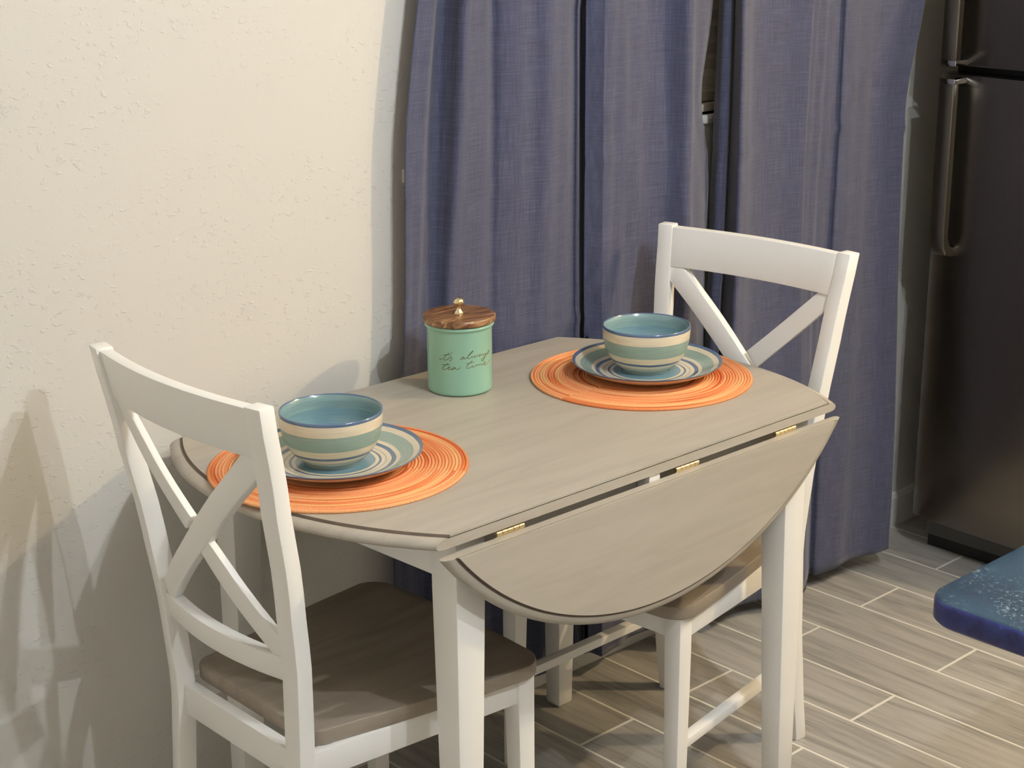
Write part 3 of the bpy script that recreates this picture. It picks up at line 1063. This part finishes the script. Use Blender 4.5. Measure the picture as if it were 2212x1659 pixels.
def make_curtain(name, prof, nx, right):
    base, length = resample(prof, nx)
    ZT, ZB = 2.19, 0.05
    nz = 110
    rnd = random.Random(5 if right else 9)
    ph = [rnd.uniform(0, 6.28) for _ in range(8)]
    verts, uvs = [], []
    for j in range(nz + 1):
        v = j / nz
        z = ZT + (ZB - ZT) * v
        for i, (x, y) in enumerate(base):
            u = i / (nx - 1)
            dz = z - 1.2
            # folds wander gently with height
            xx = x + 0.0035 * (math.sin(2.3 * z + 9 * u + ph[0]) - math.sin(2.3 * 1.2 + 9 * u + ph[0]))
            rip = 0.0012 * math.sin(97 * u + 5 * math.sin(11 * u) + ph[5] + 0.9 * math.sin(2.0 * z)) * (0.5 + 0.5 * math.sin(19 * u + ph[6] + 1.8 * z))
            rip += 0.0009 * math.sin(61 * u + 4 * math.sin(7 * u + 1) + ph[7] + 1.6 * math.sin(1.4 * z + 2))
            yy = y + rip
            if not right:
                free = sstep(2.24, 2.34, x)
                yy += free * (0.005 * math.sin(4.3 * z + 14 * u + ph[1]) + 0.0025 * math.sin(11 * z + 41 * u + ph[2]) * math.sin(23 * u + 5 * z + ph[3]))
                xx += (0.11 if dz > 0 else 0.075) * dz * (1 - sstep(0.0, 0.30, u))
                xx += 0.006 * math.sin(9 * z + ph[4]) * (1 - sstep(0, 0.12, u))
                if x < 2.27:
                    yy = 2.257 - (2.257 - max(2.2225, yy)) * (1 + 0.75 * sstep(0.0, 0.07, u) * sstep(0.80, 1.30, z) * (1 - sstep(2.18, 2.27, x)))
                yy = min(yy, WY - 0.006) if z > 0.095 else min(yy, WY - 0.018)
                # the meeting edge flares near eye height
                g = sstep(0.86, 1.0, u)
                xx += g * (0.010 * math.exp(-((z - 0.98) / 0.16) ** 2) - 0.026 * math.exp(-((z - 1.20) / 0.11) ** 2))
            else:
                yy += 0.004 * math.sin(3.7 * z + 12 * u + ph[1])
                fwd = sstep(1.1, 0.0, z)
                yy -= 0.020 * fwd * sstep(0.1, 0.6, u) + 0.020 * fwd * (math.exp(-((u - 0.52) / 0.10) ** 2))
                yy += 0.022 * fwd * math.exp(-((u - 0.70) / 0.06) ** 2)
                e = sstep(0.80, 1.0, u)
                xx += e * (0.052 * sstep(1.12, 1.40, z) + 0.006 * sstep(0.9, 0.2, z))
                yy = min(yy, WY - 0.018)
            # pressed-in packing creases
            for zc in CREASES:
                zc2 = zc + 0.012 * math.sin(7 * u + zc * 9)
                yy -= 0.0042 * math.exp(-((z - zc2) / 0.006) ** 2) * (0.5 + 0.5 * math.sin(17 * u + zc * 31))
            zz_ = z
            if j == nz:
                zz_ = z + (0.012 * math.sin(6 * u + 1.3) - 0.004 if right else 0.004 * math.sin(11 * u))
            verts.append((xx, yy, zz_))
            uvs.append((u * length, z))
    faces = []
    for j in range(nz):
        for i in range(nx - 1):
            a = j * nx + i
            faces.append((a, a + nx, a + nx + 1, a + 1))
    me = bpy.data.meshes.new(name)
    me.from_pydata(verts, [], faces)
    me.materials.append(M['linen'])
    uvl = me.uv_layers.new(name='UVMap')
    for lp_ in me.loops:
        uvl.data[lp_.index].uv = uvs[lp_.vertex_index]
    for p in me.polygons:
        p.use_smooth = True
    ob = bpy.data.objects.new(name, me)
    COL.objects.link(ob)
    sd = ob.modifiers.new('thickness', 'SOLIDIFY')
    sd.thickness = 0.0016
    sd.offset = 0
    return ob


cl = make_curtain('curtain', PROF_L, 330, False)
tag(cl, 'slate blue linen curtain panel behind the canister and table', 'curtain', 'linen curtain panels')
cr_ = make_curtain('curtain', PROF_R, 220, True)
tag(cr_, 'slate blue linen curtain panel beside the refrigerator', 'curtain', 'linen curtain panels')
rod = tag(empty('curtain_rod', (2.5, 2.195, 2.2)), 'dark curtain rod above the window carrying the blue panels', 'curtain rod')
mb = MB()
mb.tube([(-0.78, 0, 0), (0.78, 0, 0)], 0.010, 14)
mb.build('pole', M['black'], rod, smooth=True)
for s in (-1, 1):
    mb = MB()
    mb.lathe([(0.0, -0.02), (0.012, -0.018), (0.018, 0.0), (0.012, 0.018), (0.0, 0.02)], 14)
    mb.build('finial', M['black'], rod, smooth=True, loc=(s * 0.795, 0, 0))
    mb = MB()
    mb.tube([(s * 0.72, 0.0, -0.010), (s * 0.72, 0.04, -0.014), (s * 0.72, WY - 2.195, -0.014)], 0.005, 8)
    mb.build('bracket', M['black'], rod, smooth=True)

# small white clip on the wall beside the curtain edge
clip = tag(empty('wall_clip', (1.845, WY, 1.122)), 'small white plastic clip on the wall at the left curtain edge', 'clip')
mb = MB()
mb.box(-0.0075, 0.0075, -0.004, 0.0, -0.012, 0.012)
mb.build('clip_plate', M['trim'], clip, bevel=0.001)
mb = MB()
mb.tube([(0, -0.003, 0.010), (0, -0.010, 0.011), (0, -0.012, 0.018), (0, -0.012, 0.022)], 0.0016, 8)
mb.build('clip_hook', M['trim'], clip, smooth=True)

# ------------------------------------------------------------------ refrigerator (front faces -X)
FX = 3.332
FYA, FYB = 1.360, 2.134
fr = tag(empty('refrigerator', (FX, (FYA + FYB) / 2, 0)), 'dark stainless top-freezer refrigerator at the right beside the curtains', 'refrigerator')
hw = (FYB - FYA) / 2


def door(z0, z1, name, lab):
    mb = MB()
    rings = []
    NN = 24
    for k in range(NN + 1):
        t = -1 + 2 * k / NN
        y = t * hw
        fx = -0.016 * (1 - t * t) + (0.010 * max(0, (abs(t) - 0.97) / 0.03) ** 2)
        rings.append([(fx, y, z0), (0.058, y, z0), (0.058, y, z1), (fx, y, z1)])
    mb.loft(rings)
    o = mb.build(name, M['steel'], fr, bevel=0.003)
    o['label'] = lab
    return o


d_low = door(0.100, 1.193, 'door', 'tall lower fridge door')
d_up = door(1.2125, 1.72, 'door', 'upper freezer door')
mb = MB()
mb.box(0.07, 0.82, -hw + 0.006, hw - 0.006, 0.03, 1.715)
mb.build('cabinet', M['fridge_side'], fr, bevel=0.004)
mb = MB()
mb.box(0.056, 0.071, -hw + 0.012, hw - 0.012, 0.104, 1.71)
mb.build('gasket', M['black'], fr)
mb = MB()
mb.box(0.075, 0.12, -hw + 0.01, hw - 0.01, 0.0, 0.09)
mb.build('toe_grille', M['black'], fr)
for yy in (-hw + 0.05, hw - 0.05):
    mb = MB()
    mb.tube([(0.70, yy, 0.0), (0.70, yy, 0.03)], 0.018, 10)
    mb.build('foot', M['black'], fr)


def handle(z_free, z_fix, parent):
    """bar stands off the door; z_free end sits at the door gap, z_fix end bends back to the door"""
    s = 1 if z_fix > z_free else -1
    yc = hw - 0.054
    wv = 0.020
    path = [(-0.054, z_free), (-0.054, z_free + s * 0.05), (-0.054, z_fix - s * 0.06), (-0.051, z_fix - s * 0.028), (-0.040, z_fix - s * 0.006), (-0.018, z_fix), (0.004, z_fix + s * 0.002)]
    mb = MB()
    rings = []
    for i, (x, z) in enumerate(path):
        t = i / (len(path) - 1)
        dp = 0.020
        if i < 3:
            a, b_ = (x, z), (x + dp, z)
        else:
            a, b_ = (x, z), (x + dp * 0.9, z - s * 0.018)
        rings.append([(a[0], yc - wv, a[1]), (a[0], yc + wv, a[1]), (b_[0], yc + wv, b_[1]), (b_[0], yc - wv, b_[1])])
    mb.loft(rings)
    h_ = mb.build('handle', M['handle'], parent, bevel=0.003)
    mb = MB()
    za, zb = sorted((z_free - s * 0.010, z_free + s * 0.003))
    mb.box(-0.055, -0.004, yc - wv - 0.001, yc + wv + 0.001, za, zb)
    mb.build('handle_cap', M['chrome'], h_, bevel=0.002)


handle(1.178, 0.773, d_low)
handle(1.2255, 1.62, d_up)

# ------------------------------------------------------------------ blue painted table at the right
BX0, BX1, BY0, BY1, BZ = 1.688, 2.60, 0.14, 1.057, 0.75
bt = tag(empty('pedestal_table', ((BX0 + BX1) / 2, (BY0 + BY1) / 2, 0)), 'worn blue painted table corner at the right edge of the photo', 'table')
hx, hy = (BX1 - BX0) / 2, (BY1 - BY0) / 2


def round_rect(hx, hy, r, n=8):
    pts = []
    for cx, cy, a0 in ((hx - r, hy - r, 0), (-hx + r, hy - r, 90), (-hx + r, -hy + r, 180), (hx - r, -hy + r, 270)):
        for i in range(n + 1):
            a = math.radians(a0 + 90 * i / n)
            pts.append((cx + r * math.cos(a), cy + r * math.sin(a)))
    return pts


mb = MB()
rings = []
for ins, z in ((0.006, BZ - 0.036), (0.0, BZ - 0.030), (0.0, BZ - 0.006), (0.002, BZ - 0.0018), (0.006, BZ)):
    rings.append([(x, y, z) for x, y in round_rect(hx - ins, hy - ins, 0.045 - ins)])
mb.loft(rings, True, True, 0)
nq = len(rings[0])
for q in range(3 * nq):
    mb.mi[q] = 1
mb.build('tabletop', [M['blue_top'], M['blue_edge']], bt, smooth=True, angle=math.radians(60))
mb = MB()
mb.lathe([(0.0, 0.0), (0.24, 0.0), (0.24, 0.02), (0.18, 0.035), (0.06, 0.06), (0.045, 0.10), (0.05, 0.30), (0.065, 0.45), (0.045, 0.60), (0.09, 0.68), (0.16, BZ - 0.036), (0.0, BZ - 0.036)], 32)
mb.build('pedestal', M['blue_edge'], bt, smooth=True)
